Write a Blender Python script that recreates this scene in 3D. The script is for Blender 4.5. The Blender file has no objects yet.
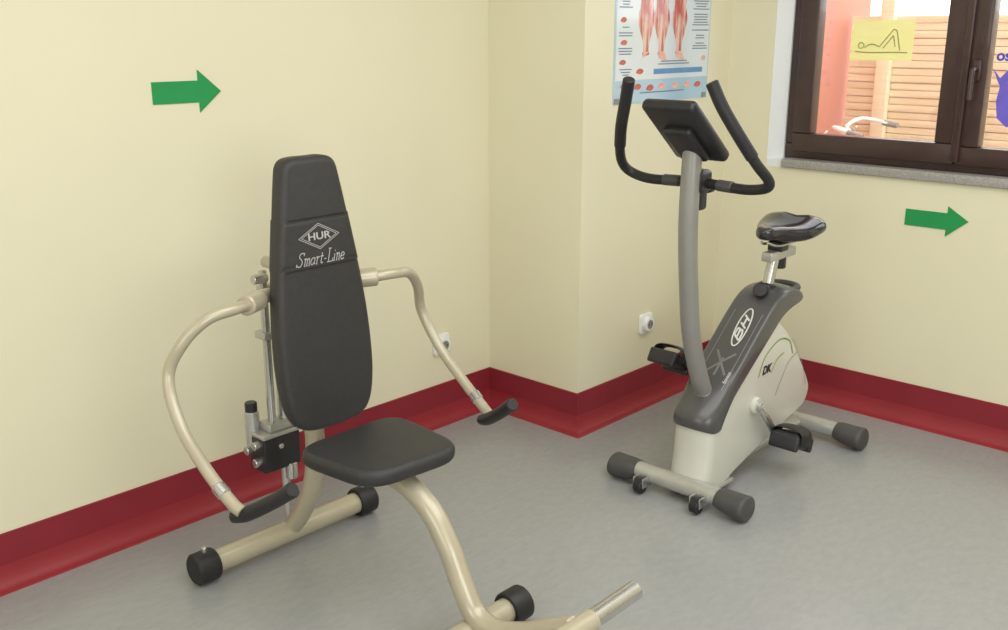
import bpy, bmesh, math, random
from mathutils import Vector, Matrix
from mathutils.bvhtree import BVHTree
random.seed(4)
COL=bpy.context.scene.collection
try: bpy.context.scene.view_settings.view_transform='Standard'
except Exception: pass

# ------------------------------------------------------------ materials
def lin(c):
    c=c/255.0
    return c/12.92 if c<=.04045 else ((c+.055)/1.055)**2.4
def rgb(r,g,b): return (lin(r),lin(g),lin(b),1)
def mat(name,col,rough=.5,metal=0,scale=30,amt=.06,bump=0,bscale=200,coat=0,spec=.5):
    m=bpy.data.materials.new(name);m.use_nodes=True
    nt=m.node_tree;p=nt.nodes['Principled BSDF']
    tc=nt.nodes.new('ShaderNodeTexCoord')
    n=nt.nodes.new('ShaderNodeTexNoise');n.inputs['Scale'].default_value=scale;n.inputs['Detail'].default_value=3
    nt.links.new(tc.outputs['Object'],n.inputs['Vector'])
    r=nt.nodes.new('ShaderNodeValToRGB')
    r.color_ramp.elements[0].position=.3;r.color_ramp.elements[1].position=.7
    r.color_ramp.elements[0].color=tuple(max(0,x*(1-amt)) for x in col[:3])+(1,)
    r.color_ramp.elements[1].color=tuple(min(1,x*(1+amt)) for x in col[:3])+(1,)
    nt.links.new(n.outputs['Fac'],r.inputs['Fac']);nt.links.new(r.outputs['Color'],p.inputs['Base Color'])
    p.inputs['Roughness'].default_value=rough;p.inputs['Metallic'].default_value=metal
    p.inputs['Specular IOR Level'].default_value=spec
    p.inputs['Coat Weight'].default_value=coat
    if bump:
        n2=nt.nodes.new('ShaderNodeTexNoise');n2.inputs['Scale'].default_value=bscale;n2.inputs['Detail'].default_value=4
        nt.links.new(tc.outputs['Object'],n2.inputs['Vector'])
        b=nt.nodes.new('ShaderNodeBump');b.inputs['Strength'].default_value=bump;b.inputs['Distance'].default_value=.002
        nt.links.new(n2.outputs['Fac'],b.inputs['Height']);nt.links.new(b.outputs['Normal'],p.inputs['Normal'])
    return m
M={}
M['wall']=mat('cream_paint',rgb(231,226,199),.45,0,2.0,.012,.12,90,spec=.3)
M['reveal']=mat('pale_reveal_paint',rgb(236,240,243),.5,0,3,.02)
M['white']=mat('white_paint',rgb(238,237,232),.5,0,3,.02)
M['red']=mat('red_vinyl',rgb(148,46,54),.45,0,6,.06,.1,60,spec=.35)
M['red_top']=mat('red_vinyl_strip',rgb(138,42,53),.48,0,6,.06,.1,60,spec=.3)
M['cream']=mat('cream_enamel',rgb(188,180,158),.32,.2,12,.04,coat=.4)
M['black_vinyl']=mat('black_upholstery',rgb(49,49,50),.5,0,60,.10,.35,500)
M['seam']=mat('dark_seam',rgb(22,22,23),.6,0,60,.12)
M['black_rubber']=mat('black_rubber',rgb(34,34,36),.5,0,60,.1,.2,300)
M['black_plastic']=mat('black_plastic',rgb(40,40,43),.35,0,40,.1)
M['black_gloss']=mat('glossy_black_plastic',rgb(36,36,40),.18,0,40,.1,coat=.6)
M['chrome']=mat('brushed_steel',rgb(200,200,198),.26,.85,30,.05)
M['alu']=mat('satin_aluminium',rgb(192,192,188),.34,.55,30,.05)
M['mast']=mat('grey_enamel',rgb(150,149,146),.38,.3,20,.04)
M['shell']=mat('silver_white_plastic',rgb(214,214,205),.35,.08,10,.02,coat=.3)
M['cover']=mat('charcoal_plastic',rgb(78,78,79),.3,0,25,.05,coat=.3)
M['cap']=mat('dark_grey_plastic',rgb(74,74,74),.45,0,25,.06)
M['print_white']=mat('white_print',rgb(212,212,209),.5)
M['print_soft']=mat('soft_grey_white_print',rgb(184,184,182),.5)
M['print_grey']=mat('grey_print',rgb(140,140,138),.5)
M['print_dim']=mat('dim_grey_print',rgb(118,118,117),.5)
M['print_black']=mat('black_print',rgb(40,42,44),.5)
M['print_green']=mat('green_print',rgb(128,156,50),.5)
M['green']=mat('green_film',rgb(26,148,80),.45,0,8,.04)
M['stone']=mat('speckled_stone',rgb(160,157,153),.35,0,160,.25)
M['wood_dark']=mat('dark_brown_frame',rgb(62,42,40),.35,0,20,.15,coat=.3)
M['terracotta']=mat('terracotta_render',rgb(208,132,112),.8,0,1.5,.04)
M['ground']=mat('paving_grey',rgb(150,148,142),.9,0,8,.1)
M['socket']=mat('white_socket_plastic',rgb(240,240,238),.35)
M['dark_hole']=mat('socket_hole',rgb(40,40,42),.5)
M['paper']=mat('poster_paper',rgb(218,228,235),.2,0,3,.03,coat=.7)
M['pblue']=mat('poster_pale_blue',rgb(172,205,227),.2,0,4,.05,coat=.7)
M['pband']=mat('poster_blue_band',rgb(96,148,198),.4)
M['pred']=mat('poster_red',rgb(200,104,92),.4,0,60,.2)
M['ppink']=mat('poster_pink',rgb(228,180,164),.4,0,60,.15)
M['ptext']=mat('poster_text_ink',rgb(104,124,148),.5)
M['sticker_line']=mat('olive_line',rgb(150,154,96),.5)
M['blue_film']=mat('blue_film',rgb(66,76,196),.5)
M['purple_film']=mat('violet_film',rgb(112,98,208),.5)

def floor_mat():
    m=bpy.data.materials.new('grey_mottled_vinyl');m.use_nodes=True;nt=m.node_tree;p=nt.nodes['Principled BSDF']
    tc=nt.nodes.new('ShaderNodeTexCoord')
    mp=nt.nodes.new('ShaderNodeMapping');mp.inputs['Scale'].default_value=(1,2.0,1);mp.inputs['Rotation'].default_value=(0,0,.6)
    nt.links.new(tc.outputs['Object'],mp.inputs['Vector'])
    n=nt.nodes.new('ShaderNodeTexNoise');n.inputs['Scale'].default_value=24;n.inputs['Detail'].default_value=7;n.inputs['Roughness'].default_value=.7
    nt.links.new(mp.outputs[0],n.inputs['Vector'])
    r=nt.nodes.new('ShaderNodeValToRGB');r.color_ramp.elements[0].position=.3;r.color_ramp.elements[1].position=.72
    r.color_ramp.elements[0].color=rgb(151,153,154);r.color_ramp.elements[1].color=rgb(162,163,163)
    nt.links.new(n.outputs['Fac'],r.inputs['Fac'])
    nt.links.new(r.outputs['Color'],p.inputs['Base Color'])
    p.inputs['Roughness'].default_value=.24
    return m
M['floor']=floor_mat()
def fence_mat():
    m=bpy.data.materials.new('pale_orange_timber');m.use_nodes=True;nt=m.node_tree;p=nt.nodes['Principled BSDF']
    tc=nt.nodes.new('ShaderNodeTexCoord')
    mp=nt.nodes.new('ShaderNodeMapping');mp.inputs['Scale'].default_value=(1,.6,14)
    nt.links.new(tc.outputs['Object'],mp.inputs['Vector'])
    n=nt.nodes.new('ShaderNodeTexNoise');n.inputs['Scale'].default_value=3;n.inputs['Detail'].default_value=5
    nt.links.new(mp.outputs[0],n.inputs['Vector'])
    r=nt.nodes.new('ShaderNodeValToRGB');r.color_ramp.elements[0].position=.3;r.color_ramp.elements[1].position=.7
    r.color_ramp.elements[0].color=rgb(234,210,172);r.color_ramp.elements[1].color=rgb(247,230,200)
    nt.links.new(n.outputs['Fac'],r.inputs['Fac']);nt.links.new(r.outputs['Color'],p.inputs['Base Color'])
    p.inputs['Roughness'].default_value=.75
    return m
M['fence']=fence_mat()
def muscle_mat():
    m=bpy.data.materials.new('poster_muscle_print');m.use_nodes=True;nt=m.node_tree;p=nt.nodes['Principled BSDF']
    tc=nt.nodes.new('ShaderNodeTexCoord')
    mp=nt.nodes.new('ShaderNodeMapping');mp.inputs['Scale'].default_value=(24,1,4);mp.inputs['Rotation'].default_value=(0,.12,0)
    nt.links.new(tc.outputs['Object'],mp.inputs['Vector'])
    n=nt.nodes.new('ShaderNodeTexNoise');n.inputs['Scale'].default_value=2.0;n.inputs['Detail'].default_value=3
    nt.links.new(mp.outputs[0],n.inputs['Vector'])
    r=nt.nodes.new('ShaderNodeValToRGB');r.color_ramp.elements[0].position=.44;r.color_ramp.elements[1].position=.62
    r.color_ramp.elements[0].color=rgb(194,88,76);r.color_ramp.elements[1].color=rgb(234,202,192)
    nt.links.new(n.outputs['Fac'],r.inputs['Fac']);nt.links.new(r.outputs['Color'],p.inputs['Base Color'])
    p.inputs['Roughness'].default_value=.25;p.inputs['Coat Weight'].default_value=.6
    return m
M['muscle']=muscle_mat()
def glass_mat():
    m=bpy.data.materials.new('window_glass');m.use_nodes=True;nt=m.node_tree
    nt.nodes.clear();o=nt.nodes.new('ShaderNodeOutputMaterial');mx=nt.nodes.new('ShaderNodeMixShader')
    t=nt.nodes.new('ShaderNodeBsdfTransparent');g=nt.nodes.new('ShaderNodeBsdfGlossy');g.inputs['Roughness'].default_value=.03
    mx.inputs[0].default_value=.07
    nt.links.new(t.outputs[0],mx.inputs[1]);nt.links.new(g.outputs[0],mx.inputs[2]);nt.links.new(mx.outputs[0],o.inputs[0])
    return m
M['glass']=glass_mat()
def film_mat():
    m=bpy.data.materials.new('translucent_yellow_film');m.use_nodes=True;nt=m.node_tree
    nt.nodes.clear();o=nt.nodes.new('ShaderNodeOutputMaterial');mx=nt.nodes.new('ShaderNodeMixShader')
    t=nt.nodes.new('ShaderNodeBsdfTransparent');t.inputs[0].default_value=rgb(246,246,206)
    tc=nt.nodes.new('ShaderNodeTexCoord');n=nt.nodes.new('ShaderNodeTexNoise');n.inputs['Scale'].default_value=12;nt.links.new(tc.outputs['Object'],n.inputs['Vector'])
    r=nt.nodes.new('ShaderNodeValToRGB');r.color_ramp.elements[0].color=rgb(238,238,190);r.color_ramp.elements[1].color=rgb(243,243,204)
    nt.links.new(n.outputs['Fac'],r.inputs['Fac'])
    g=nt.nodes.new('ShaderNodeBsdfDiffuse');nt.links.new(r.outputs[0],g.inputs['Color'])
    g2=nt.nodes.new('ShaderNodeBsdfTranslucent');nt.links.new(r.outputs[0],g2.inputs['Color'])
    ad=nt.nodes.new('ShaderNodeMixShader');nt.links.new(g.outputs[0],ad.inputs[1]);nt.links.new(g2.outputs[0],ad.inputs[2]);ad.inputs[0].default_value=.5
    mx.inputs[0].default_value=.72
    nt.links.new(t.outputs[0],mx.inputs[1]);nt.links.new(ad.outputs[0],mx.inputs[2]);nt.links.new(mx.outputs[0],o.inputs[0])
    return m
M['sticker']=film_mat()

# ------------------------------------------------------------ mesh helpers (all in world coordinates)
def finish(name,bm,m,parent=None,smooth=True,angle=40):
    bmesh.ops.recalc_face_normals(bm,faces=bm.faces)
    me=bpy.data.meshes.new(name);bm.to_mesh(me);bm.free()
    if me.vertices:
        xs=[v.co for v in me.vertices]
        c=Vector((sum(v.x for v in xs),sum(v.y for v in xs),sum(v.z for v in xs)))/len(xs)
    else: c=Vector((0,0,0))
    me.transform(Matrix.Translation(-c))
    if smooth:
        me.polygons.foreach_set('use_smooth',[True]*len(me.polygons))
        try: me.set_sharp_from_angle(angle=math.radians(angle))
        except Exception: pass
    me.materials.append(M[m])
    o=bpy.data.objects.new(name,me);COL.objects.link(o)
    o.location=c
    if parent:
        bpy.context.view_layer.update()
        o.parent=parent;o.matrix_parent_inverse=parent.matrix_world.inverted()
    return o
def join_bm(dst,src):
    me=bpy.data.meshes.new('tmp');src.to_mesh(me);src.free();dst.from_mesh(me);bpy.data.meshes.remove(me)
def catmull(pts,n):
    P=[Vector(p) for p in pts]
    if n<=1 or len(P)<3: return P
    out=[]
    for i in range(len(P)-1):
        p0=P[i-1] if i>0 else P[i]*2-P[i+1]
        p1=P[i];p2=P[i+1]
        p3=P[i+2] if i+2<len(P) else P[i+1]*2-P[i]
        for k in range(n):
            t=k/n
            out.append(.5*((2*p1)+(p2-p0)*t+(2*p0-5*p1+4*p2-p3)*t*t+(3*p1-p0-3*p2+p3)*t**3))
    out.append(P[-1]);return out
def bm_tube(pts,r,n=6,seg=16,flat=None,bev=True):
    P=catmull(pts,n)
    if isinstance(r,(int,float)): R=[r]*len(P)
    else:
        R=[];m=len(r)-1
        for i in range(len(P)):
            t=i/(len(P)-1)*m;k=min(int(t),m-1);R.append(r[k]+(r[k+1]-r[k])*(t-k))
    if bev:
        d0=(P[0]-P[1]).normalized();d1=(P[-1]-P[-2]).normalized();e=R[0]*.15;f=R[-1]*.15
        P=[P[0]+d0*e]+P+[P[-1]+d1*f];R=[R[0]*.86]+R+[R[-1]*.86]
    bm=bmesh.new();rings=[]
    T0=(P[1]-P[0]).normalized()
    up=Vector((0,0,1)) if abs(T0.z)<.9 else Vector((0,1,0))
    side=T0.cross(up).normalized();nrm=side.cross(T0).normalized()
    for i,p in enumerate(P):
        a=P[max(i-1,0)];b=P[min(i+1,len(P)-1)];T=(b-a).normalized()
        nrm=(nrm-T*nrm.dot(T)).normalized();side=T.cross(nrm).normalized()
        fa,fb=flat if flat else (1,1)
        rings.append([bm.verts.new(p+side*math.cos(2*math.pi*k/seg)*R[i]*fa+nrm*math.sin(2*math.pi*k/seg)*R[i]*fb) for k in range(seg)])
    for i in range(len(rings)-1):
        for k in range(seg):
            bm.faces.new((rings[i][k],rings[i][(k+1)%seg],rings[i+1][(k+1)%seg],rings[i+1][k]))
    bm.faces.new(rings[0][::-1]);bm.faces.new(rings[-1])
    return bm
def tube(name,pts,r,m,parent=None,**k): return finish(name,bm_tube(pts,r,**k),m,parent)
def bm_box(c,s,bev=.004,rot=None,seg=3):
    bm=bmesh.new();bmesh.ops.create_cube(bm,size=1)
    bmesh.ops.scale(bm,vec=Vector(s),verts=bm.verts)
    if bev: bmesh.ops.bevel(bm,geom=list(bm.edges),offset=bev,segments=seg,profile=.5,affect='EDGES',clamp_overlap=True)
    if rot: bmesh.ops.rotate(bm,cent=(0,0,0),matrix=rot,verts=bm.verts)
    bmesh.ops.translate(bm,vec=Vector(c),verts=bm.verts)
    return bm
def box(name,c,s,m,parent=None,bev=.004,rot=None): return finish(name,bm_box(c,s,bev,rot),m,parent)
def bb(a,b): return [ (a[i]+b[i])/2 for i in range(3)],[abs(b[i]-a[i]) for i in range(3)]
def bm_prism(pts2,plane,d0,d1,bev=0,seg=3):
    def V(p,d):
        if plane=='xz': return Vector((p[0],d,p[1]))
        if plane=='xy': return Vector((p[0],p[1],d))
        return Vector((d,p[0],p[1]))
    bm=bmesh.new()
    A=[bm.verts.new(V(p,d0)) for p in pts2];B=[bm.verts.new(V(p,d1)) for p in pts2]
    n=len(A);f0=bm.faces.new(A);f1=bm.faces.new(B[::-1])
    for i in range(n): bm.faces.new((A[i],A[(i+1)%n],B[(i+1)%n],B[i]))
    bmesh.ops.recalc_face_normals(bm,faces=bm.faces)
    if bev:
        es=[e for e in bm.edges if (f0 in e.link_faces or f1 in e.link_faces)]
        bmesh.ops.bevel(bm,geom=es,offset=bev,segments=seg,profile=.5,affect='EDGES',clamp_overlap=True)
    return bm
def bm_body(pts2,yc,hw,R,xf,bev,seg=4,crown=0):
    """side profile lofted across y with a front that is rounded in plan"""
    bm=bmesh.new();F=[-1,-.85,-.65,-.4,-.15,.15,.4,.65,.85,1];L=[]
    for f in F:
        sft=R*(1-math.sqrt(1-(f*.97)**2))
        row=[]
        for x,z in pts2:
            w=max(0,min(1,(xf-x)/.16));w=w*w*(3-2*w)
            row.append(bm.verts.new((x+sft*w,yc+f*hw,z-crown*f*f)))
        L.append(row)
    n=len(pts2);f0=bm.faces.new(L[0]);f1=bm.faces.new(L[-1][::-1])
    for a,b in zip(L,L[1:]):
        for i in range(n): bm.faces.new((a[i],a[(i+1)%n],b[(i+1)%n],b[i]))
    bmesh.ops.recalc_face_normals(bm,faces=bm.faces)
    es=[e for e in bm.edges if (f0 in e.link_faces or f1 in e.link_faces)]
    bmesh.ops.bevel(bm,geom=es,offset=bev,segments=seg,profile=.5,affect='EDGES',clamp_overlap=True)
    return bm
def closed(pts,n=6):
    P=[Vector((p[0],p[1])) for p in pts];N=len(P);out=[]
    for i in range(N):
        p0,p1,p2,p3=P[i-1],P[i],P[(i+1)%N],P[(i+2)%N]
        for k in range(n):
            t=k/n;q=.5*((2*p1)+(p2-p0)*t+(2*p0-5*p1+4*p2-p3)*t*t+(3*p1-p0-3*p2+p3)*t**3);out.append((q.x,q.y))
    return out
def rounded(pts,r,seg=5):
    out=[];N=len(pts)
    for i in range(N):
        p=Vector(pts[i]);a=Vector(pts[i-1])-p;b=Vector(pts[(i+1)%N])-p
        rr=min(r,a.length*.45,b.length*.45);s=p+a.normalized()*rr;e=p+b.normalized()*rr
        for k in range(seg+1):
            t=k/seg;q=s*(1-t)**2+p*2*t*(1-t)+e*t*t;out.append((q.x,q.y))
    return out
def text(name,body,size,loc,rot,m,parent,shear=0,depth=.0006,sx=1,bold=0):
    cu=bpy.data.curves.new(name,'FONT');cu.body=body;cu.size=size;cu.align_x='CENTER';cu.align_y='CENTER';cu.shear=shear;cu.extrude=depth;cu.offset=bold
    t=bpy.data.objects.new('tmp_text',cu);COL.objects.link(t);bpy.context.view_layer.update()
    me=bpy.data.meshes.new_from_object(t.evaluated_get(bpy.context.evaluated_depsgraph_get()))
    bpy.data.objects.remove(t);bpy.data.curves.remove(cu)
    me.transform(Matrix.Translation(Vector(loc))@rot.to_4x4()@Matrix.Diagonal((sx,1,1,1)))
    bm=bmesh.new();bm.from_mesh(me);bpy.data.meshes.remove(me)
    return finish(name,bm,m,parent,smooth=False)
def ribbon(bm,pts,w,u,v,org,d,n):
    P=[Vector(p) for p in catmull([(p[0],p[1],0) for p in pts],5)]
    if len(P)==2: P=[P[0].lerp(P[1],i/6) for i in range(7)]
    L=[];R=[]
    for i,p in enumerate(P):
        a=P[max(i-1,0)];b=P[min(i+1,len(P)-1)];t=(b-a).normalized();s=Vector((-t.y,t.x,0))*w/2
        for q,lst in ((p+s,L),(p-s,R)): lst.append(bm.verts.new(org+u*q.x+v*q.y+n*d))
    for i in range(len(P)-1): bm.faces.new((L[i],L[i+1],R[i+1],R[i]))
def lay_on(o,target,n,off=.0008):
    """press a flat print onto a moulded surface"""
    vs=[v.co+target.location for v in target.data.vertices]
    T=BVHTree.FromPolygons(vs,[tuple(p.vertices) for p in target.data.polygons])
    for v in o.data.vertices:
        w=v.co+o.location
        h=T.ray_cast(w+n*.15,-n)
        if h[0] is not None: v.co=h[0]+n*off-o.location
def empty(name,loc,label,cat,group=None):
    e=bpy.data.objects.new(name,None);e.empty_display_size=.1;e.location=loc;COL.objects.link(e)
    e['label']=label;e['category']=cat
    if group: e['group']=group
    bpy.context.view_layer.update()
    return e
def top(o,label,cat,group=None):
    o['label']=label;o['category']=cat
    if group:o['group']=group
    return o
def struct(o): o['kind']='structure';return o

# ------------------------------------------------------------ room
YA=2.73;PX=2.85;PY=2.265;XD=3.83;XW=-2.0;YW=-2.2;CH=2.7
struct(finish('floor',bm_box(*bb((XW,YW,-.1),(XD+.3,YA+.3,0)),0),'floor'))
struct(finish('ceiling',bm_box(*bb((XW,YW,CH),(XD+.3,YA+.3,CH+.1)),0),'white'))
struct(finish('wall_left',bm_box(*bb((XW,YA,0),(PX+.1,YA+.3,CH)),0),'wall'))
struct(finish('wall_pillar',bm_box(*bb((PX,PY,0),(XD+.02,YA+.3,CH)),0),'wall'))
struct(finish('wall_back',bm_box(*bb((XW-.1,YW,0),(XW,YA+.3,CH)),0),'wall'))
struct(finish('wall_front',bm_box(*bb((XW-.1,YW-.1,0),(XD+.3,YW,CH)),0),'wall'))
WY0,WY1,WZ0,WZ1=.60,2.02,.955,2.3
NY=2.062   # wall opening edge; the splayed reveal runs from here to the frame
bm=bmesh.new()
for a,b in [((XD,YW,0),(XD+.3,PY+.01,WZ0)),((XD,YW,WZ1),(XD+.3,PY+.01,CH)),((XD,NY,WZ0),(XD+.3,PY+.01,WZ1)),((XD,YW,WZ0),(XD+.3,WY0,WZ1))]:
    join_bm(bm,bm_box(*bb(a,b),0))
struct(finish('wall_right',bm,'wall',smooth=False))
struct(finish('trim_2',bm_prism([(XD-.001,NY+.001),(XD+.052,WY1-.004),(XD+.13,WY1-.004),(XD+.13,NY+.001)],'xy',WZ0+.001,WZ1),'reveal',smooth=False))
def skirting(name,a,b,nx,ny,ma,mb):
    prof_top=[(.0,.158),(.006,.157),(.007,.066)]
    prof_cove=[(.007,.066)]+[(.007+.036*(1-math.cos(t)),.066-.062*math.sin(t)) for t in [i*math.pi/2/7 for i in range(1,8)]]+[(.05,.0)]
    dx,dy=b[0]-a[0],b[1]-a[1];L=math.hypot(dx,dy);dx/=L;dy/=L
    def mk(prof):
        bm=bmesh.new();r0=[];r1=[]
        for o,z in prof:
            r0.append(bm.verts.new((a[0]+nx*o+dx*o*ma,a[1]+ny*o+dy*o*ma,z)))
            r1.append(bm.verts.new((b[0]+nx*o+dx*o*mb,b[1]+ny*o+dy*o*mb,z)))
        for i in range(len(prof)-1): bm.faces.new((r0[i],r0[i+1],r1[i+1],r1[i]))
        return bm
    o=struct(finish(name,mk(prof_cove),'red',angle=60))
    finish('skirting_strip',mk(prof_top),'red_top',o)
    return o
skirting('baseboard_left',(XW,YA),(PX,YA),0,-1,0,-1)
skirting('baseboard_corner',(PX,YA),(PX,PY),-1,0,1,1)
skirting('baseboard_pillar',(PX,PY),(XD,PY),0,-1,-1,-1)
skirting('baseboard_right',(XD,PY),(XD,YW),-1,0,1,0)

struct(finish('trim_1',bm_box(*bb((XD-.016,WY0-.02,WZ0+.002),(XD+.10,WY1-.03,WZ0+.036)),.004),'stone'))
struct(finish('trim_3',bm_box(*bb((XD,WY1-.04,WZ0-.001),(XD+.12,NY,WZ0+.03)),0),'reveal'))
# window
wx=XD+.038
def frame(name,y0,y1,z0,z1,x0,x1,w,m,parent=None):
    bm=bmesh.new()
    for a,b in [((x0,y0,z0),(x1,y1,z0+w)),((x0,y0,z1-w),(x1,y1,z1)),((x0,y0,z0+w),(x1,y0+w,z1-w)),((x0,y1-w,z0+w),(x1,y1,z1-w))]:
        join_bm(bm,bm_box(*bb(a,b),.006))
    return finish(name,bm,m,parent)
zb=WZ0+.034
win=struct(frame('window_1',WY0,WY1-.004,zb,WZ1,wx+.02,wx+.09,.062,'wood_dark'))
YM=1.325
s1=frame('window_sash',YM,WY1-.045,zb+.03,WZ1-.045,wx-.005,wx+.06,.076,'wood_dark',win)
s2=frame('window_sash',WY0+.045,YM-.012,zb+.03,WZ1-.045,wx-.005,wx+.06,.068,'wood_dark',win)
box('meeting_strip',(wx-.008,YM-.006,1.64),(.02,.03,1.22),'wood_dark',win,.004)
box('glass_pane',(wx+.03,(YM+WY1-.045)/2,1.64),(.006,WY1-.045-YM-.15,1.13),'glass',s1,0)
box('glass_pane',(wx+.03,(WY0+.045+YM)/2,1.64),(.006,YM-WY0-.045-.134,1.13),'glass',s2,0)
hy_=1.277
bm=bm_box((wx-.012,hy_,1.36),(.012,.03,.075),.004)
join_bm(bm,bm_tube([(wx-.012,hy_,1.365),(wx-.05,hy_,1.365),(wx-.055,hy_,1.345),(wx-.055,hy_,1.26)],.009,n=5))
finish('window_handle',bm,'wood_dark',s2)
# outside
gx=6.0
struct(finish('ground_exterior',bm_box(*bb((XD+.3,-4,-.3),(14,9,-.2)),0),'ground'))
struct(finish('wall_exterior',bm_box(*bb((XD+.3,2.76,-.2),(gx+.3,3.2,4)),0),'terracotta'))
fence=empty('wooden_fence',(gx,0,-.2),'pale orange timber fence of horizontal slats outside the window','fence')
bm=bmesh.new();z=-.15;i=0
while z<1.57:
    join_bm(bm,bm_box((gx+(.006 if i%2 else 0),.12,z+.03),(.018,5.22,.039),.003));z+=.042;i+=1
join_bm(bm,bm_box((gx+.03,.12,.7),(.01,5.2,1.72),.001))
finish('fence_slats',bm,'fence',fence)
for y in (2.50,.05,-1.15):
    box('fence_post',(gx-.035,y,.80),(.05,.08,2.0),'fence',fence,.004)

# ------------------------------------------------------------ parked bicycle outside
bi=empty('bicycle',(5.35,2.38,-.2),'parked bicycle with silver handlebar outside the window','bicycle')
def wheel(c):
    pts=[(c[0]+.31*math.cos(t)*.25,c[1]+.31*math.cos(t)*.97,c[2]+.31*math.sin(t)) for t in [2*math.pi*i/28 for i in range(29)]]
    finish('bicycle_tyre',bm_tube(pts,.018,n=1,seg=8,bev=False),'black_rubber',bi)
    bm=bmesh.new()
    for i in range(12):
        t=2*math.pi*i/12;join_bm(bm,bm_tube([c,(c[0]+.3*math.cos(t)*.25,c[1]+.3*math.cos(t)*.97,c[2]+.3*math.sin(t))],.002,n=1,seg=5,bev=False))
    finish('bicycle_spokes',bm,'chrome',bi)
B0=Vector((5.35,2.40,.13))
def bp(s,z): return (B0.x-.25*s,B0.y-.97*s,z)
wheel(bp(0,.13));wheel(bp(1.02,.13))
bm=bmesh.new()
for p,q in [(bp(0,.13),bp(.12,.62)),(bp(.12,.62),bp(.45,.12)),(bp(.13,.58),bp(.62,.62)),(bp(.45,.12),bp(.62,.62)),(bp(.45,.12),bp(1.02,.13)),(bp(.62,.62),bp(1.02,.13))]:
    join_bm(bm,bm_tube([p,q],.014,n=1,seg=8))
finish('bicycle_frame',bm,'pband',bi)
hb=bp(.0,.97)
bm=bm_tube([bp(.12,.6),hb],.012,n=1,seg=8)
join_bm(bm,bm_tube([(hb[0]-.24,hb[1]-.16,hb[2]+.0),(hb[0]-.22,hb[1]-.02,hb[2]+.03),(hb[0]-.08,hb[1]+.03,hb[2]+.02),hb,(hb[0]+.08,hb[1]+.05,hb[2]+.02),(hb[0]+.26,hb[1]+.04,hb[2]+.05),(hb[0]+.30,hb[1]-.12,hb[2]+.02)],.011,n=6,seg=8))
for q in (-1,1):
    join_bm(bm,bm_tube([(hb[0]+q*.18,hb[1]+.04,hb[2]+.01),(hb[0]+q*.22,hb[1]+.06,hb[2]-.04),(hb[0]+q*.26,hb[1]-.06,hb[2]-.06)],.006,n=5,seg=6))
finish('bicycle_handlebar',bm,'white',bi)
for g0,g1 in (((hb[0]-.243,hb[1]-.18,hb[2]-.004),(hb[0]-.236,hb[1]-.10,hb[2]+.014)),((hb[0]+.303,hb[1]-.14,hb[2]+.018),(hb[0]+.298,hb[1]-.06,hb[2]+.030))):
    tube('bicycle_grip',[g0,g1],.016,'print_grey',bi,n=1,seg=10)
tube('headlamp',[(hb[0]-.02,hb[1]+.05,hb[2]-.05),(hb[0]-.03,hb[1]+.11,hb[2]-.05)],.03,'print_white',bi,n=1,seg=14)
bm=bm_box((bp(.64,.76)),(.13,.2,.05),.02);join_bm(bm,bm_tube([bp(.6,.55),bp(.64,.75)],.012,n=1,seg=8))
finish('bicycle_saddle',bm,'black_vinyl',bi)

# ------------------------------------------------------------ window stickers
gxp=wx+.026
st=finish('window_sticker',bm_box(*bb((gxp-.0012,1.528,1.388),(gxp,1.772,1.537)),0),'sticker',smooth=False)
top(st,'pale yellow film sticker with line-drawn exercising figure on glass','sticker')
bm=bmesh.new();U=Vector((0,-1,0));V=Vector((0,0,1));N=Vector((-1,0,0));O=Vector((gxp-.0012,1.772,1.388))
# figure lying with a raised bent knee: body line, leg up to the knee and down, head, arm
for l in [[(.02,.032),(.08,.028),(.15,.030),(.225,.030)],[(.035,.045),(.032,.058),(.043,.066),(.054,.057),(.048,.045),(.035,.045)],[(.055,.046),(.085,.060),(.115,.050)],[(.115,.050),(.165,.115)],[(.165,.115),(.178,.110)],[(.178,.110),(.195,.038)],[(.130,.045),(.166,.092)],[(.166,.092),(.176,.050)]]:
    ribbon(bm,l,.0045,U,V,O,.0006,N)
finish('figure_line_drawing',bm,'sticker_line',st,False)
RW=Matrix(((0,0,-1),(-1,0,0),(0,1,0)))
ls=text('window_lettering','os',.052,(gxp-.001,1.203,1.412),RW,'blue_film',None,bold=.0016)
top(ls,'blue cut-film lettering on window glass','lettering')
dp=[(1.236,1.372),(1.206,1.335),(1.165,1.385),(1.178,1.318),(1.12,1.30),(1.172,1.280),(1.15,1.215),(1.10,1.175),(1.165,1.165),(1.200,1.195),(1.210,1.255),(1.203,1.305)]
top(finish('window_decal',bm_prism(dp,'yz',gxp-.0016,gxp-.001),'purple_film',None,False),'violet angular star-like film decal on window glass','sticker')

# ------------------------------------------------------------ arrows
def arrow(plane,pts,d0,d1,label):
    o=finish('direction_arrow',bm_prism(pts,plane,d0,d1),'green',None,False)
    return top(o,label,'arrow','green direction arrows')
def arrow_pts(a,b,c,zs,zh,ztip):
    return [(a,zs[0]),(b,zs[0]),(b,zh[0]),(c,ztip),(b,zh[1]),(b,zs[1]),(a,zs[1])]
s=YA/2.712
arrow('xz',arrow_pts(1.453*s,1.600*s,1.674*s,(1.294,1.357),(1.264,1.388),1.324),YA-.003,YA+.001,'solid green arrow pointing sideways on the long cream wall')
arrow('yz',arrow_pts(1.463,1.308,1.230,(.783,.845),(.757,.871),.822),XD-.003,XD+.001,'solid green arrow pointing sideways below the window sill')

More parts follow.
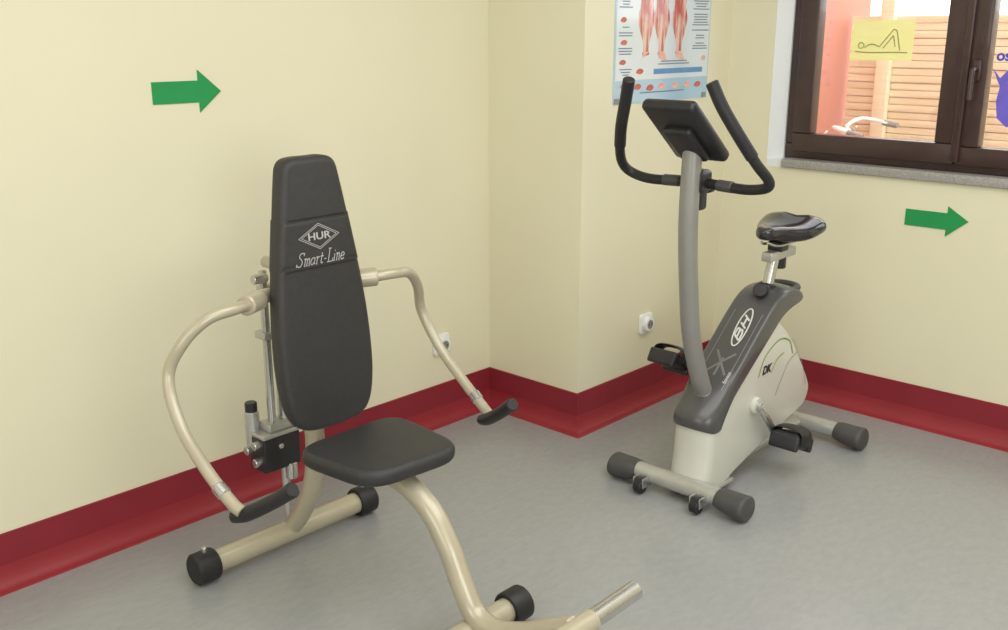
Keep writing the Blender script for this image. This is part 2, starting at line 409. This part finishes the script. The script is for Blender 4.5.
# ------------------------------------------------------------ sockets
def socket(c,label):
    e=empty('wall_socket',c,label,'socket','round wall sockets')
    def disc(r,d0,d1,m,nm,off=(0,0)):
        pts=[(c[0]+off[0]+r*math.cos(t),c[2]+off[1]+r*math.sin(t)) for t in [2*math.pi*i/28 for i in range(28)]]
        return finish(nm,bm_prism(pts,'xz',c[1]-d1,c[1]-d0,.002 if r>.01 else 0),m,e)
    pts=rounded([(c[0]-.042,c[2]-.042),(c[0]+.042,c[2]-.042),(c[0]+.042,c[2]+.042),(c[0]-.042,c[2]+.042)],.018)
    finish('socket_plate',bm_prism(pts,'xz',c[1]-.012,c[1],.003),'socket',e)
    disc(.03,.01,.03,'socket','socket_rim')
    disc(.019,.03,.031,'print_grey','socket_recess')
    for dx in (-.009,.009): disc(.003,.0305,.0325,'dark_hole','socket_hole',(dx,0))
    disc(.003,.0305,.038,'chrome','earth_pin',(0,.011))
socket((2.572,YA,.322),'white round wall socket low on the long cream wall')
socket((3.28,PY,.348),'white round wall socket beside the exercise bike')

# ------------------------------------------------------------ anatomy poster
po=empty('anatomy_poster',(3.33,PY,1.24),'muscle anatomy poster with red leg figures, white and pale blue','poster')
px0,px1,pz0,pz1=3.02,3.655,1.235,2.13
py=PY-.003
finish('poster_sheet',bm_box(*bb((px0,py,pz0),(px1,PY,pz1)),0),'pblue',po,False)
finish('poster_panel',bm_box(*bb((px0+.010,py-.0006,pz0+.085),(px1-.006,py,pz1-.02)),0),'paper',po,False)
def flat(name,pts,m,d=.0012): return finish(name,bm_prism(pts,'xz',py-d,py-d+.0004),m,po,False)
def leg(xc,w,z0,z1,mir=1,d=.0012):
    prof=[(0,.34),(.05,.28),(.14,.36),(.24,.62),(.34,.84),(.42,.82),(.50,.66),(.56,.68),(.66,.88),(.82,1.0),(1,1.02)]
    L=[(xc-w/2*a*(1.0),z0+(z1-z0)*t) for t,a in prof];R=[(xc+w/2*a*(.9),z0+(z1-z0)*t) for t,a in prof]
    flat('printed_leg',closed(L+R[::-1],3),'muscle',d)
    flat('printed_foot',rounded([(xc-w*.15,z0+.012),(xc-w*.14,z0-.012),(xc+mir*w*.34,z0-.026),(xc+w*.15,z0+.012)],.008),'ppink',d+.0003)
for i,(xc,mi) in enumerate(((3.215,-1),(3.315,1),(3.435,1))): leg(xc,.128,1.410,1.76,mi,.0012+.0001*i)
for xc in (3.265,3.435):
    flat('printed_torso',closed([(xc-.085,1.74),(xc+.085,1.74),(xc+.08,1.84),(xc+.09,1.99),(xc+.03,2.05),(xc-.03,2.05),(xc-.09,1.99),(xc-.08,1.84)],4),'muscle',.0020)
flat('printed_band',[(3.27,1.338),(3.61,1.338),(3.61,1.358),(3.27,1.358)],'pband')
for x,z,w,h in [(3.07,1.535,.022,.011),(3.075,1.455,.024,.011),(3.07,1.385,.024,.011),(3.085,1.300,.028,.013),(3.17,1.294,.026,.013),(3.25,1.288,.028,.014),(3.33,1.292,.030,.013),(3.42,1.290,.028,.014),(3.50,1.292,.030,.013),(3.58,1.290,.028,.013),(3.615,1.392,.018,.012),(3.18,1.350,.028,.012)]:
    flat('printed_muscle_detail',rounded([(x-w,z-h*.4),(x-w*.5,z+h*.8),(x+w*.4,z+h),(x+w,z+h*.1),(x+w*.3,z-h*.9)],.012,3),'pred' if random.random()<.5 else 'ppink')
bm=bmesh.new()
for x0,x1,zz0,zz1 in [(3.04,3.125,1.56,1.9),(3.52,3.645,1.41,1.95),(3.04,3.13,1.475,1.51),(3.04,3.13,1.405,1.435),(3.05,3.13,1.33,1.36),(3.29,3.52,1.368,1.385),(3.05,3.62,1.262,1.272)]:
    z=zz1
    while z>zz0:
        if random.random()<.9: join_bm(bm,bm_box((x0+(x1-x0)*.5,py-.0012,z),((x1-x0)*random.uniform(.45,1),.0004,.0038),0))
        z-=.010
o=finish('printed_text_lines',bm,'ptext',po,False);o['kind']='stuff'
for x in (3.04,3.63): finish('poster_tape',bm_box((x,py-.001,pz0+.012),(.03,.001,.02),0),'print_grey',po,False)

# ------------------------------------------------------------ seated press machine
c=1.575
mc=empty('chest_press_machine',(c,2.0,0),'cream tubular chest press machine with black padded seat and backrest','exercise machine')
BCX=1.588
bpts=[(.0,1.182),(.055,1.181),(.083,1.165),(.095,1.12),(.115,1.0),(.134,.88),(.148,.76),(.153,.64),(.147,.55),(.128,.485),(.09,.452),(.0,.443)]
def bw(z):
    for (a0,q0),(a1,q1) in zip(bpts,bpts[1:]):
        if q1<=z<=q0: return a0+(a1-a0)*(q0-z)/(q0-q1)
def back_outline(g=0,z0=None,z1=None,cx=BCX):
    if z0 is None:
        L=[(cx+a+ (g if a else 0),z) for a,z in bpts]+[(cx-a-g,z) for a,z in bpts[-2:0:-1]]
        return closed(L,4)
    zs=[z0+(z1-z0)*i/6 for i in range(7)]
    return [(cx+bw(z)+g,z) for z in zs]+[(cx-bw(z)-g,z) for z in zs[::-1]]
BY=2.105;rec=[]
br=finish('backrest',bm_prism(back_outline(),'xz',BY,BY+.058,.018,4),'black_vinyl',mc);rec.append(br)
rec.append(finish('backrest_cover_band',bm_prism(back_outline(.0012,.892,1.026),'xz',BY-.0018,BY+.0598,.0178,4),'black_vinyl',br))
R90=Matrix.Rotation(math.pi/2,3,'X')
ty=BY-.0032
U=Vector((1,0,0));V=Vector((0,0,1));N=Vector((0,-1,0))
for z0 in (.8925,1.0245):
    bm=bmesh.new();ww=bw(z0)-.019
    ribbon(bm,[(-ww,0),(ww,0)],.0030,U,V,Vector((BCX,BY-.0022,z0)),.0003,N)
    rec.append(finish('backrest_seam',bm,'seam',br,False))
G={'S':([[(.56,.80),(.42,.95),(.2,.88),(.18,.66),(.42,.42),(.44,.15),(.22,0),(.0,.14)],[(.57,.95),(.56,.74)],[(0,0),(.0,.22)]],.62),
'm':([[(.0,.46),(.09,.5),(.09,.0)],[(.03,0),(.15,0)],[(.09,.36),(.2,.5),(.28,.42),(.28,0)],[(.22,0),(.34,0)],[(.28,.36),(.4,.5),(.48,.42),(.48,0),(.54,0)]],.60),
'a':([[(.34,.42),(.2,.5),(.04,.35),(.03,.12),(.15,0),(.33,.15)],[(.36,.48),(.34,.1),(.42,0)]],.47),
'r':([[(0,.46),(.09,.5),(.09,0)],[(.03,0),(.16,0)],[(.09,.32),(.2,.48),(.31,.46)]],.35),
't':([[(.15,.75),(.12,.12),(.2,0),(.3,.06)],[(0,.5),(.3,.5)]],.34),
'-':([[(.04,.27),(.24,.27)]],.30),
'L':([[(.16,.95),(.16,.0)],[(.04,.95),(.30,.95)],[(.04,.0),(.54,.0)],[(.54,.0),(.56,.24)]],.62),
'i':([[(.0,.48),(.07,.48)],[(.07,.5),(.07,.0)],[(.0,.0),(.14,.0)],[(.06,.68),(.08,.76)]],.22),
'n':([[(0,.46),(.08,.5),(.08,0)],[(.02,0),(.14,0)],[(.08,.36),(.2,.5),(.29,.42),(.29,0),(.36,0)]],.42),
'e':([[(.03,.25),(.3,.28),(.26,.47),(.1,.47),(.02,.25),(.1,.02),(.22,0),(.33,.1)]],.36)}
em=.0365;x=0;bm=bmesh.new();tot=sum(G[ch][1] for ch in 'Smart-Line')
O=Vector((BCX-tot*em/2-.004,ty,.902))
for ch in 'Smart-Line':
    for st_ in G[ch][0]:
        ribbon(bm,[((x+a+.3*b)*em,b*em) for a,b in st_],.0025,U,V,O,.0003,N)
    x+=G[ch][1]
rec.append(finish('backrest_lettering',bm,'print_soft',br,False))
bm=bmesh.new();O=Vector((BCX,ty,.974))
for k in (1,.86):
    a,b=.066*k,.034*k
    P=[(-a,0),(0,b),(a,0),(0,-b),(-a,0)]
    for p,q in zip(P,P[1:]): ribbon(bm,[p,q],.0016,U,V,O,.0002,N)
rec.append(finish('diamond_emblem',bm,'print_soft',br,False))
rec.append(text('emblem_lettering','HUR',.027,(BCX,ty,.974),R90,'print_soft',br,bold=.0004,sx=1.35))
for o in rec:
    for v in o.data.vertices: v.co.y+=.082*(v.co.z+o.location.z-.44)
# seat
sp=rounded([(c-.195,2.04),(c-.165,1.75),(c+.14,1.725),(c+.165,2.04)],.09,7)
seat=finish('seat_cushion',bm_prism(sp,'xy',.416,.462,.019,5),'black_vinyl',mc)
finish('seat_plate',bm_prism(rounded([(c-.12,1.99),(c-.11,1.80),(c+.09,1.80),(c+.10,1.99)],.03),'xy',.405,.418,.002),'black_plastic',mc)
tube('front_leg_tube',[(c,1.93,.374),(c,1.86,.378),(c,1.785,.362),(c,1.71,.318),(c,1.65,.24),(c,1.605,.155),(c,1.560,.092),(c,1.49,.076),(c,1.40,.108),(c,1.31,.158),(c,1.245,.190)],.030,'cream',mc,n=8,seg=20)
tube('rear_post_tube',[(c,2.335,.06),(c,2.285,.12),(c,2.23,.21),(c,2.20,.32),(c,2.20,.45),(c,2.225,.62),(c,2.25,.86)],.028,'cream',mc,n=8,seg=20)
tube('seat_rail_tube',[(c,2.21,.365),(c,2.05,.378),(c,1.9,.378)],.024,'cream',mc,n=4)
def stab(name,x0,x1,y,z,r=.033):
    o=tube(name,[(x0,y,z),(x1,y,z)],r,'cream',mc,n=1,seg=24,bev=False)
    for x,d in ((x0,-1),(x1,1)):
        bm=bm_tube([(x-d*.03,y,z),(x-d*.025,y,z),(x+d*.03,y,z),(x+d*.036,y,z)],[r+.010,r+.013,r+.013,r+.006],n=1,seg=28,bev=False)
        finish('end_cap',bm,'black_rubber',o)
    return o
rs=stab('rear_stabilizer_tube',1.280,1.848,2.338,.048)
fs=stab('front_stabilizer_tube',1.42,1.722,1.565,.048)
for x in (1.280,1.848):
    tube('bolt',[(x,2.338,.088),(x,2.338,.105)],.008,'chrome',rs,n=1,seg=10)
fb=tube('footrest_bar',[(c-.055,1.24,.190),(c+.055,1.24,.190)],.0275,'cream',mc,n=1,seg=20)
for d in (-1,1):
    tube('footrest_peg',[(c+d*.045,1.24,.190),(c+d*.225,1.24,.193)],.0235,'chrome',fb,n=1,seg=20,bev=False)
cb=tube('arm_crossbar',[(c-.15,2.225,.82),(c+.15,2.225,.82)],.02,'cream',mc,n=1)
box('crossbar_bracket',(c,2.28,.835),(.05,.11,.07),'cream',cb,.006)
for d in (-1,1):
    k=c+.008
    pts=[(.14,2.22,.818),(.19,2.185,.820),(.265,2.15,.826),(.335,2.162,.812),(.392,2.19,.755),(.425,2.212,.67),(.438,2.15,.565),(.437,2.045,.478),(.430,1.955,.42),(.424,1.925,.405)]
    arm=tube('press_arm',[(k+d*h,y,z) for h,y,z in pts],.0155,'cream',mc,n=8,seg=16)
    tube('arm_sleeve',[(k+d*.155,2.208,.818),(k+d*.215,2.172,.822)],[.027,.027],'cream',arm,n=1,seg=20)
    tube('hand_grip',[(k+d*.425,1.958,.380),(k+d*.413,1.920,.396),(k+d*.39,1.85,.44),(k+d*.372,1.785,.488)],[.0155,.019,.018,.019],'black_rubber',arm,n=4,seg=16)
    tube('grip_collar',[(k+d*.436,2.0,.448),(k+d*.433,1.978,.434)],.018,'chrome',arm,n=1,seg=16)
hy=2.365
hc=tube('hydraulic_cylinder',[(c+.022,hy,.37),(c+.022,hy,.66)],.023,'chrome',mc,n=1,seg=20)
tube('piston_rod',[(c+.022,hy,.64),(c+.022,hy,.86)],.011,'chrome',hc,n=1)
tube('guide_rod',[(c-.030,hy-.005,.36),(c-.030,hy-.005,.85)],.012,'chrome',hc,n=1)
box('cylinder_head',(c,hy,.665),(.10,.052,.022),'alu',hc,.004)
box('cylinder_foot',(c,hy,.388),(.11,.060,.024),'alu',hc,.004)
box('cylinder_yoke',(c,hy,.80),(.08,.032,.018),'alu',hc,.003)
tube('pivot_knob',[(c,hy-.05,.87),(c,hy+.02,.87)],.017,'cream',hc,n=1)
tube('pivot_knob',[(c-.03,hy-.02,.835),(c-.07,hy-.02,.835)],.014,'chrome',hc,n=1)
tube('pivot_link',[(c,2.24,.845),(c,hy,.868)],.014,'cream',hc,n=1)
vb=box('valve_block',(c-.022,hy,.312),(.125,.078,.105),'black_plastic',mc,.005)
box('valve_plate',(c-.022,hy,.370),(.128,.082,.012),'alu',vb,.003)
tube('damper_cylinder',[(c-.070,hy+.038,.33),(c-.070,hy+.038,.43)],.021,'alu',vb,n=1,seg=20)
tube('damper_cap',[(c-.070,hy+.038,.43),(c-.070,hy+.038,.458)],.018,'black_plastic',vb,n=1,seg=20)
for z,dy in ((.345,-.012),(.292,-.012),(.32,.028)):
    tube('valve_knob',[(c-.083,hy+dy,z),(c-.102,hy+dy,z)],.013,'chrome',vb,n=1,seg=18)
tube('valve_port',[(c-.03,hy-.036,.335),(c-.03,hy-.046,.335)],.008,'chrome',vb,n=1,seg=14)
tube('valve_port',[(c+.01,hy-.03,.265),(c+.01,hy-.03,.22)],.018,'chrome',vb,n=1,seg=14)
tube('valve_stand',[(c,hy-.01,.27),(c,hy-.02,.07)],.012,'alu',vb,n=1,seg=14)

# ------------------------------------------------------------ exercise bike
Y=1.645
bk=empty('exercise_bike',(3.03,Y,0),'upright exercise bike, silver-white body with charcoal cover and grey mast','exercise bike')
prof=[(2.648,.05),(2.660,.15),(2.668,.245),(2.705,.285),(2.865,.415),(3.045,.535),(3.13,.50),(3.205,.43),(3.265,.36),(3.335,.27),(3.358,.22),(3.335,.172),(3.28,.15),(3.14,.120),(3.0,.090),(2.86,.055),(2.77,.030),(2.675,.028)]
shell=finish('body_shell',bm_body(closed(prof,5),Y,.076,.045,2.84,.020),'shell',bk)
cov=[(2.658,.245),(2.650,.275),(2.672,.312),(2.730,.358),(2.85,.455),(2.96,.548),(3.05,.615),(3.12,.640),(3.2,.636),(3.24,.612),(3.228,.588),(3.16,.575),(3.10,.555),(3.03,.508),(2.87,.392),(2.72,.278),(2.69,.247)]
cover=finish('top_cover',bm_body(closed(cov,5),Y,.083,.06,2.82,.026,5,crown=.012),'cover',bk)
tube('carry_handle',[(3.14,Y-.06,.622),(3.24,Y-.055,.622),(3.27,Y,.622),(3.24,Y+.055,.622),(3.14,Y+.06,.622)],.012,'cap',cover,n=5)
sl=math.atan2(.615-.358,3.05-2.73)
Rs=Matrix.Rotation(-sl,3,'Y')
def oncover(x,dy=-.008):
    return Vector((x,Y+dy,.36+(x-2.73)*(.61-.36)/(3.05-2.73)))
U=Rs@Vector((1,0,0));V=Vector((0,1,0));N=Rs@Vector((0,0,1))
p=oncover(2.945,-.014)
bm=bmesh.new()
ribbon(bm,[(.078*math.cos(t)+.7*.021*math.sin(t),.021*math.sin(t)) for t in [2*math.pi*i/20 for i in range(21)]],.005,U,V,p,.001,N)
lay_on(finish('oval_emblem',bm,'print_white',cover,False),cover,N)
def stroke_text(name,glyphs,h,w,pos,sl_,th,parent,m):
    bm=bmesh.new()
    for gx_,strokes in glyphs:
        for s_ in strokes:
            ribbon(bm,[((gx_+a+sl_*b)*w,b*h) for a,b in s_],th,U,V,pos,.001,N)
    o=finish(name,bm,m,parent,False);lay_on(o,cover,N,.001);return o
Bg=[[(0,-.5),(0,.5)],[(0,.5),(.5,.46),(.62,.25),(.5,.04),(0,0)],[(.45,.02),(.7,-.1),(.72,-.32),(.5,-.48),(0,-.5)]]
Hg=[[(0,-.5),(0,.5)],[(.65,-.5),(.65,.5)],[(0,0),(.65,0)]]
stroke_text('emblem_lettering',[(-.88,Bg),(.12,Hg)],.025,.052,p,.4,.0065,cover,'print_white')
bm=bmesh.new();p2=oncover(2.825)
for l in [[(-.045,-.035),(.045,.035)],[(-.045,.035),(.045,-.035)],[(-.055,0),(.02,.0)]]: ribbon(bm,l,.008,U,V,p2,.001,N)
lay_on(finish('star_graphic',bm,'print_dim',cover,False),cover,N)
lay_on(text('cover_lettering','fitness',.018,oncover(2.785,-.055),Rs,'print_white',cover,depth=0),cover,N,.001)
bm=bmesh.new()
for yy in (-.050,.054):
    ribbon(bm,[(-.17,yy),(-.05,yy),(.05,yy),(.15,yy)],.002,U,V,oncover(2.88),.001,N)
lay_on(finish('cover_pinstripe',bm,'print_grey',cover,False),cover,N)
RS=R90
O=Vector((3.05,Y-.0765,.36));U2=Vector((1,0,0));V2=Vector((0,0,1));N2=Vector((0,-1,0))
bm=bmesh.new()
for l,w in [([(-.09,.0),(-.05,.065),(.04,.105),(.12,.085),(.15,.03)],.005),([(.0,-.005),(.035,.035),(.085,.05)],.004)]: ribbon(bm,l,w,U2,V2,O,.0006,N2)
finish('swoosh_graphic',bm,'print_green',shell,False)
bm=bmesh.new()
for l,w in [([(.04,-.10),(.12,.0),(.19,.03)],.003),([(.14,.09),(.19,.03),(.25,-.06),(.27,-.12)],.0025)]: ribbon(bm,l,w,U2,V2,O,.0006,N2)
finish('line_graphic',bm,'print_grey',shell,False)
text('shell_lettering','DK',.040,(3.015,Y-.0775,.375),RS,'print_black',shell,shear=.25,bold=.0018,depth=.0003)
tube('base_frame_tube',[(2.64,Y,.055),(2.9,Y,.045),(3.42,Y,.055)],.028,'alu',bk,n=4,seg=18,flat=(1.2,.8))
box('base_plate',(2.73,Y,.030),(.20,.165,.014),'alu',bk,.004)
def bstab(x,y0,y1,wheels,nm):
    o=tube(nm,[(x,y0,.052),(x,y1,.052)],.030,'alu',bk,n=1,seg=20,flat=(1.1,1),bev=False)
    for y,d in ((y0,-1),(y1,1)):
        bm=bm_tube([(x,y-d*.05,.052),(x,y-d*.03,.05),(x,y+d*.01,.046),(x,y+d*.05,.044),(x,y+d*.06,.044)],[.032,.037,.040,.043,.034],n=3,seg=24,flat=(1.15,.98),bev=False)
        finish('end_cap',bm,'cap',o)
    if wheels:
        for y in (y0+.095,y1-.095):
            tube('transport_wheel',[(x-.06,y-.012,.028),(x-.06,y+.012,.028)],.024,'black_rubber',o,n=1,seg=20)
            for dy in (-.018,.018): box('wheel_bracket',(x-.043,y+dy,.042),(.06,.004,.034),'chrome',o,.001)
    return o
bstab(2.635,1.455,1.865,True,'front_stabilizer_tube')
bstab(3.43,1.43,1.86,False,'rear_stabilizer_tube')
mast=tube('mast_tube',[(2.765,Y,.30),(2.742,Y,.345),(2.69,Y,.445),(2.64,Y,.585),(2.612,Y,.753),(2.595,Y,.914),(2.595,Y,1.066),(2.60,Y,1.16)],.029,'mast',bk,n=6,seg=22,flat=(1.05,1.0))
tube('mast_collar',[(2.762,Y,.315),(2.74,Y,.355)],.036,'mast',mast,n=1,seg=22)
for y in (Y-.04,Y+.04): tube('mast_bolt',[(2.735,y-.004,.335),(2.735,y+.004,.335)],.009,'chrome',mast,n=1,seg=12)
cc=Vector((2.565,Y+.005,1.215));ca=math.atan2(.18,.22)
Rc=Matrix.Rotation(ca,3,'Y')
con=finish('console',bm_box(cc,(.27,.185,.04),.018,Rc,4),'black_plastic',bk)
finish('console_back_housing',bm_box(cc+Rc@Vector((.03,0,-.025)),(.15,.10,.035),.014,Rc,4),'black_plastic',con)
finish('console_screen',bm_box(cc+Rc@Vector((-.02,0,.021)),(.13,.13,.003),.001,Rc,1),'black_gloss',con)
for i in range(4): finish('console_button',bm_box(cc+Rc@Vector((.085,-.054+.036*i,.022)),(.018,.024,.005),.002,Rc,2),'print_grey',con)
pts=[(2.458,.140,1.36),(2.478,.165,1.295),(2.51,.201,1.22),(2.555,.236,1.14),(2.60,.254,1.09),(2.628,.235,1.062),(2.63,.168,1.05),(2.642,.067,1.052),(2.645,0,1.053)]
full=[(x,Y+h,z) for x,h,z in pts]+[(x,Y-h,z) for x,h,z in pts[-2::-1]]
hb=tube('handlebar',full,.0155,'black_rubber',bk,n=6,seg=16)
for d in (-1,1):
    tube('foam_grip',[(2.458,Y+d*.140,1.36),(2.478,Y+d*.165,1.295),(2.51,Y+d*.201,1.22),(2.545,Y+d*.229,1.157)],.0185,'black_rubber',hb,n=5,seg=16)
    tube('pulse_sensor',[(2.636,Y+d*.12,1.051),(2.641,Y+d*.07,1.052)],.0178,'cap',hb,n=1,seg=16)
box('handlebar_clamp',(2.63,Y,1.06),(.075,.07,.07),'black_plastic',hb,.014)
box('handlebar_clamp_lower',(2.635,Y,1.005),(.05,.05,.07),'black_plastic',hb,.012)
bm=bm_tube([(2.655,Y,1.04),(2.69,Y,1.035)],.008,n=1);join_bm(bm,bm_tube([(2.69,Y,1.035),(2.71,Y,1.035)],.02,n=1))
finish('clamp_knob',bm,'black_plastic',hb)
def saddle():
    bm=bmesh.new();rings=[];n=22;seg=24
    for i in range(n+1):
        s=i/n;x=3.05+.275*s
        w=.028+.095*(1/(1+math.exp(-(s-.42)*9)))
        e=min(1,math.sqrt(max(0,1-(max(0,(.10-s)/.10))**2)));f=math.sqrt(max(0.0,1-(max(0,(s-.86)/.14))**2))
        k=max(.06,min(e,f));w*=k
        zt=.85+.022*s+.010*math.cos(s*6);zb2=zt-.050-.022*s
        zc=(zt+zb2)/2;hh=(zt-zb2)/2*max(.3,k)
        ring=[]
        for j in range(seg):
            t=2*math.pi*j/seg;cy=math.cos(t);sz=math.sin(t)
            yy=w*math.copysign(abs(cy)**.7,cy);zz=hh*math.copysign(abs(sz)**.8,sz)
            dip=-.008*math.exp(-(yy/.02)**2)*(1 if sz>0 else 0)*k
            ring.append(bm.verts.new((x,Y+yy,zc+zz+dip)))
        rings.append(ring)
    for i in range(n):
        for j in range(seg): bm.faces.new((rings[i][j],rings[i][(j+1)%seg],rings[i+1][(j+1)%seg],rings[i+1][j]))
    bm.faces.new(rings[0][::-1]);bm.faces.new(rings[-1]);return bm
sad=finish('saddle',saddle(),'black_gloss',bk,angle=80)
bm=bmesh.new()
for d in (-1,1): join_bm(bm,bm_tube([(3.08,Y+d*.012,.80),(3.13,Y+d*.025,.785),(3.24,Y+d*.03,.785),(3.30,Y+d*.05,.81)],.005,n=5,seg=10))
finish('saddle_rail',bm,'chrome',sad)
sl_=box('seat_slider',(3.19,Y,.745),(.18,.040,.032),'alu',bk,.004)
tube('slider_knob',[(3.20,Y,.73),(3.20,Y,.695)],.022,'black_plastic',sl_,n=1)
box('slider_clamp',(3.18,Y,.775),(.055,.055,.035),'black_plastic',sl_,.005)
post=tube('seat_post',[(3.10,Y,.56),(3.155,Y,.74)],.020,'chrome',bk,n=1,seg=18)
tube('post_sleeve',[(3.093,Y,.55),(3.120,Y,.645)],.031,'black_plastic',post,n=1,seg=18)
bm=bm_tube([(3.10,Y,.625),(3.06,Y-.01,.635)],.010,n=1);join_bm(bm,bm_tube([(3.065,Y-.01,.635),(3.035,Y-.02,.645)],.025,n=1))
finish('post_knob',bm,'black_plastic',post)
cr=Vector((2.945,Y,.266))
ax=tube('crank_axle',[(cr.x,Y-.105,cr.z),(cr.x,Y+.105,cr.z)],.014,'chrome',bk,n=1,seg=16)
for d,px_,pz_ in ((-1,3.045,.136),(1,2.825,.400)):
    tube('crank_arm',[(cr.x,Y+d*.10,cr.z),(px_,Y+d*.115,pz_)],.012,'chrome' if d<0 else 'cap',ax,n=1,seg=14,flat=(.8,1.2))
    tube('crank_cap',[(cr.x,Y+d*.078,cr.z),(cr.x,Y+d*.088,cr.z)],.03,'shell',ax,n=1,seg=24)
    yc=Y+d*(.175 if d<0 else .19)
    rot=Matrix.Rotation(math.radians(18 if d<0 else 30),3,'Y')
    ped=finish('pedal',bm_box((px_,yc,pz_),(.125,.105,.056 if d<0 else .040),.022 if d<0 else .016,rot,5),'black_rubber',bk)
    for q in (-.055,.055): finish('pedal_cage',bm_box(Vector((px_,yc,pz_))+rot@Vector((q,0,-.008)),(.018,.108,.052),.008,rot),'black_plastic',ped)
    hgt=.042
    P=[Vector((px_,yc,pz_))+rot@Vector(v) for v in [(-.005,-.055,-.01),(-.008,-.055,hgt*.6),(-.010,-.032,hgt),(-.010,.032,hgt),(-.008,.055,hgt*.6),(-.005,.055,-.01)]]
    tube('pedal_strap',P,.040 if d<0 else .032,'black_rubber',ped,n=5,seg=10,flat=(1,.16),bev=False)

# ------------------------------------------------------------ lights
def area(name,loc,size,sy,power,rot=(0,0,0),col=(1,1,1)):
    l=bpy.data.lights.new(name,'AREA');l.shape='RECTANGLE';l.size=size;l.size_y=sy;l.energy=power;l.color=col
    o=bpy.data.objects.new(name,l);o.location=loc;o.rotation_euler=rot;COL.objects.link(o);return o
area('ceiling_light',(1.2,.4,2.66),2.2,2.2,38,col=(1,.985,.96))
area('ceiling_light',(2.7,.2,2.66),1.6,1.6,23,col=(1,.985,.96))
area('daylight_fill',(-.2,-2.1,1.6),2.2,1.5,44,rot=(math.radians(90),0,0),col=(.96,.98,1))
area('daylight_fill',(-1.9,.8,1.6),2.0,1.5,24,rot=(math.radians(90),0,math.radians(-90)),col=(.96,.98,1))  # added fill that lifts the pillar's side face; no window on this wall
w=bpy.data.worlds.new('world');bpy.context.scene.world=w;w.use_nodes=True
w.node_tree.nodes['Background'].inputs[0].default_value=(.95,.97,1,1);w.node_tree.nodes['Background'].inputs[1].default_value=3.4

# ------------------------------------------------------------ camera
cd=bpy.data.cameras.new('camera');cam=bpy.data.objects.new('camera',cd);COL.objects.link(cam)
cd.lens=36*1005/1008;cam.location=(0,0,1.5);cam.rotation_euler=(math.radians(90-15.83),0,math.radians(-47.1))
bpy.context.scene.camera=cam
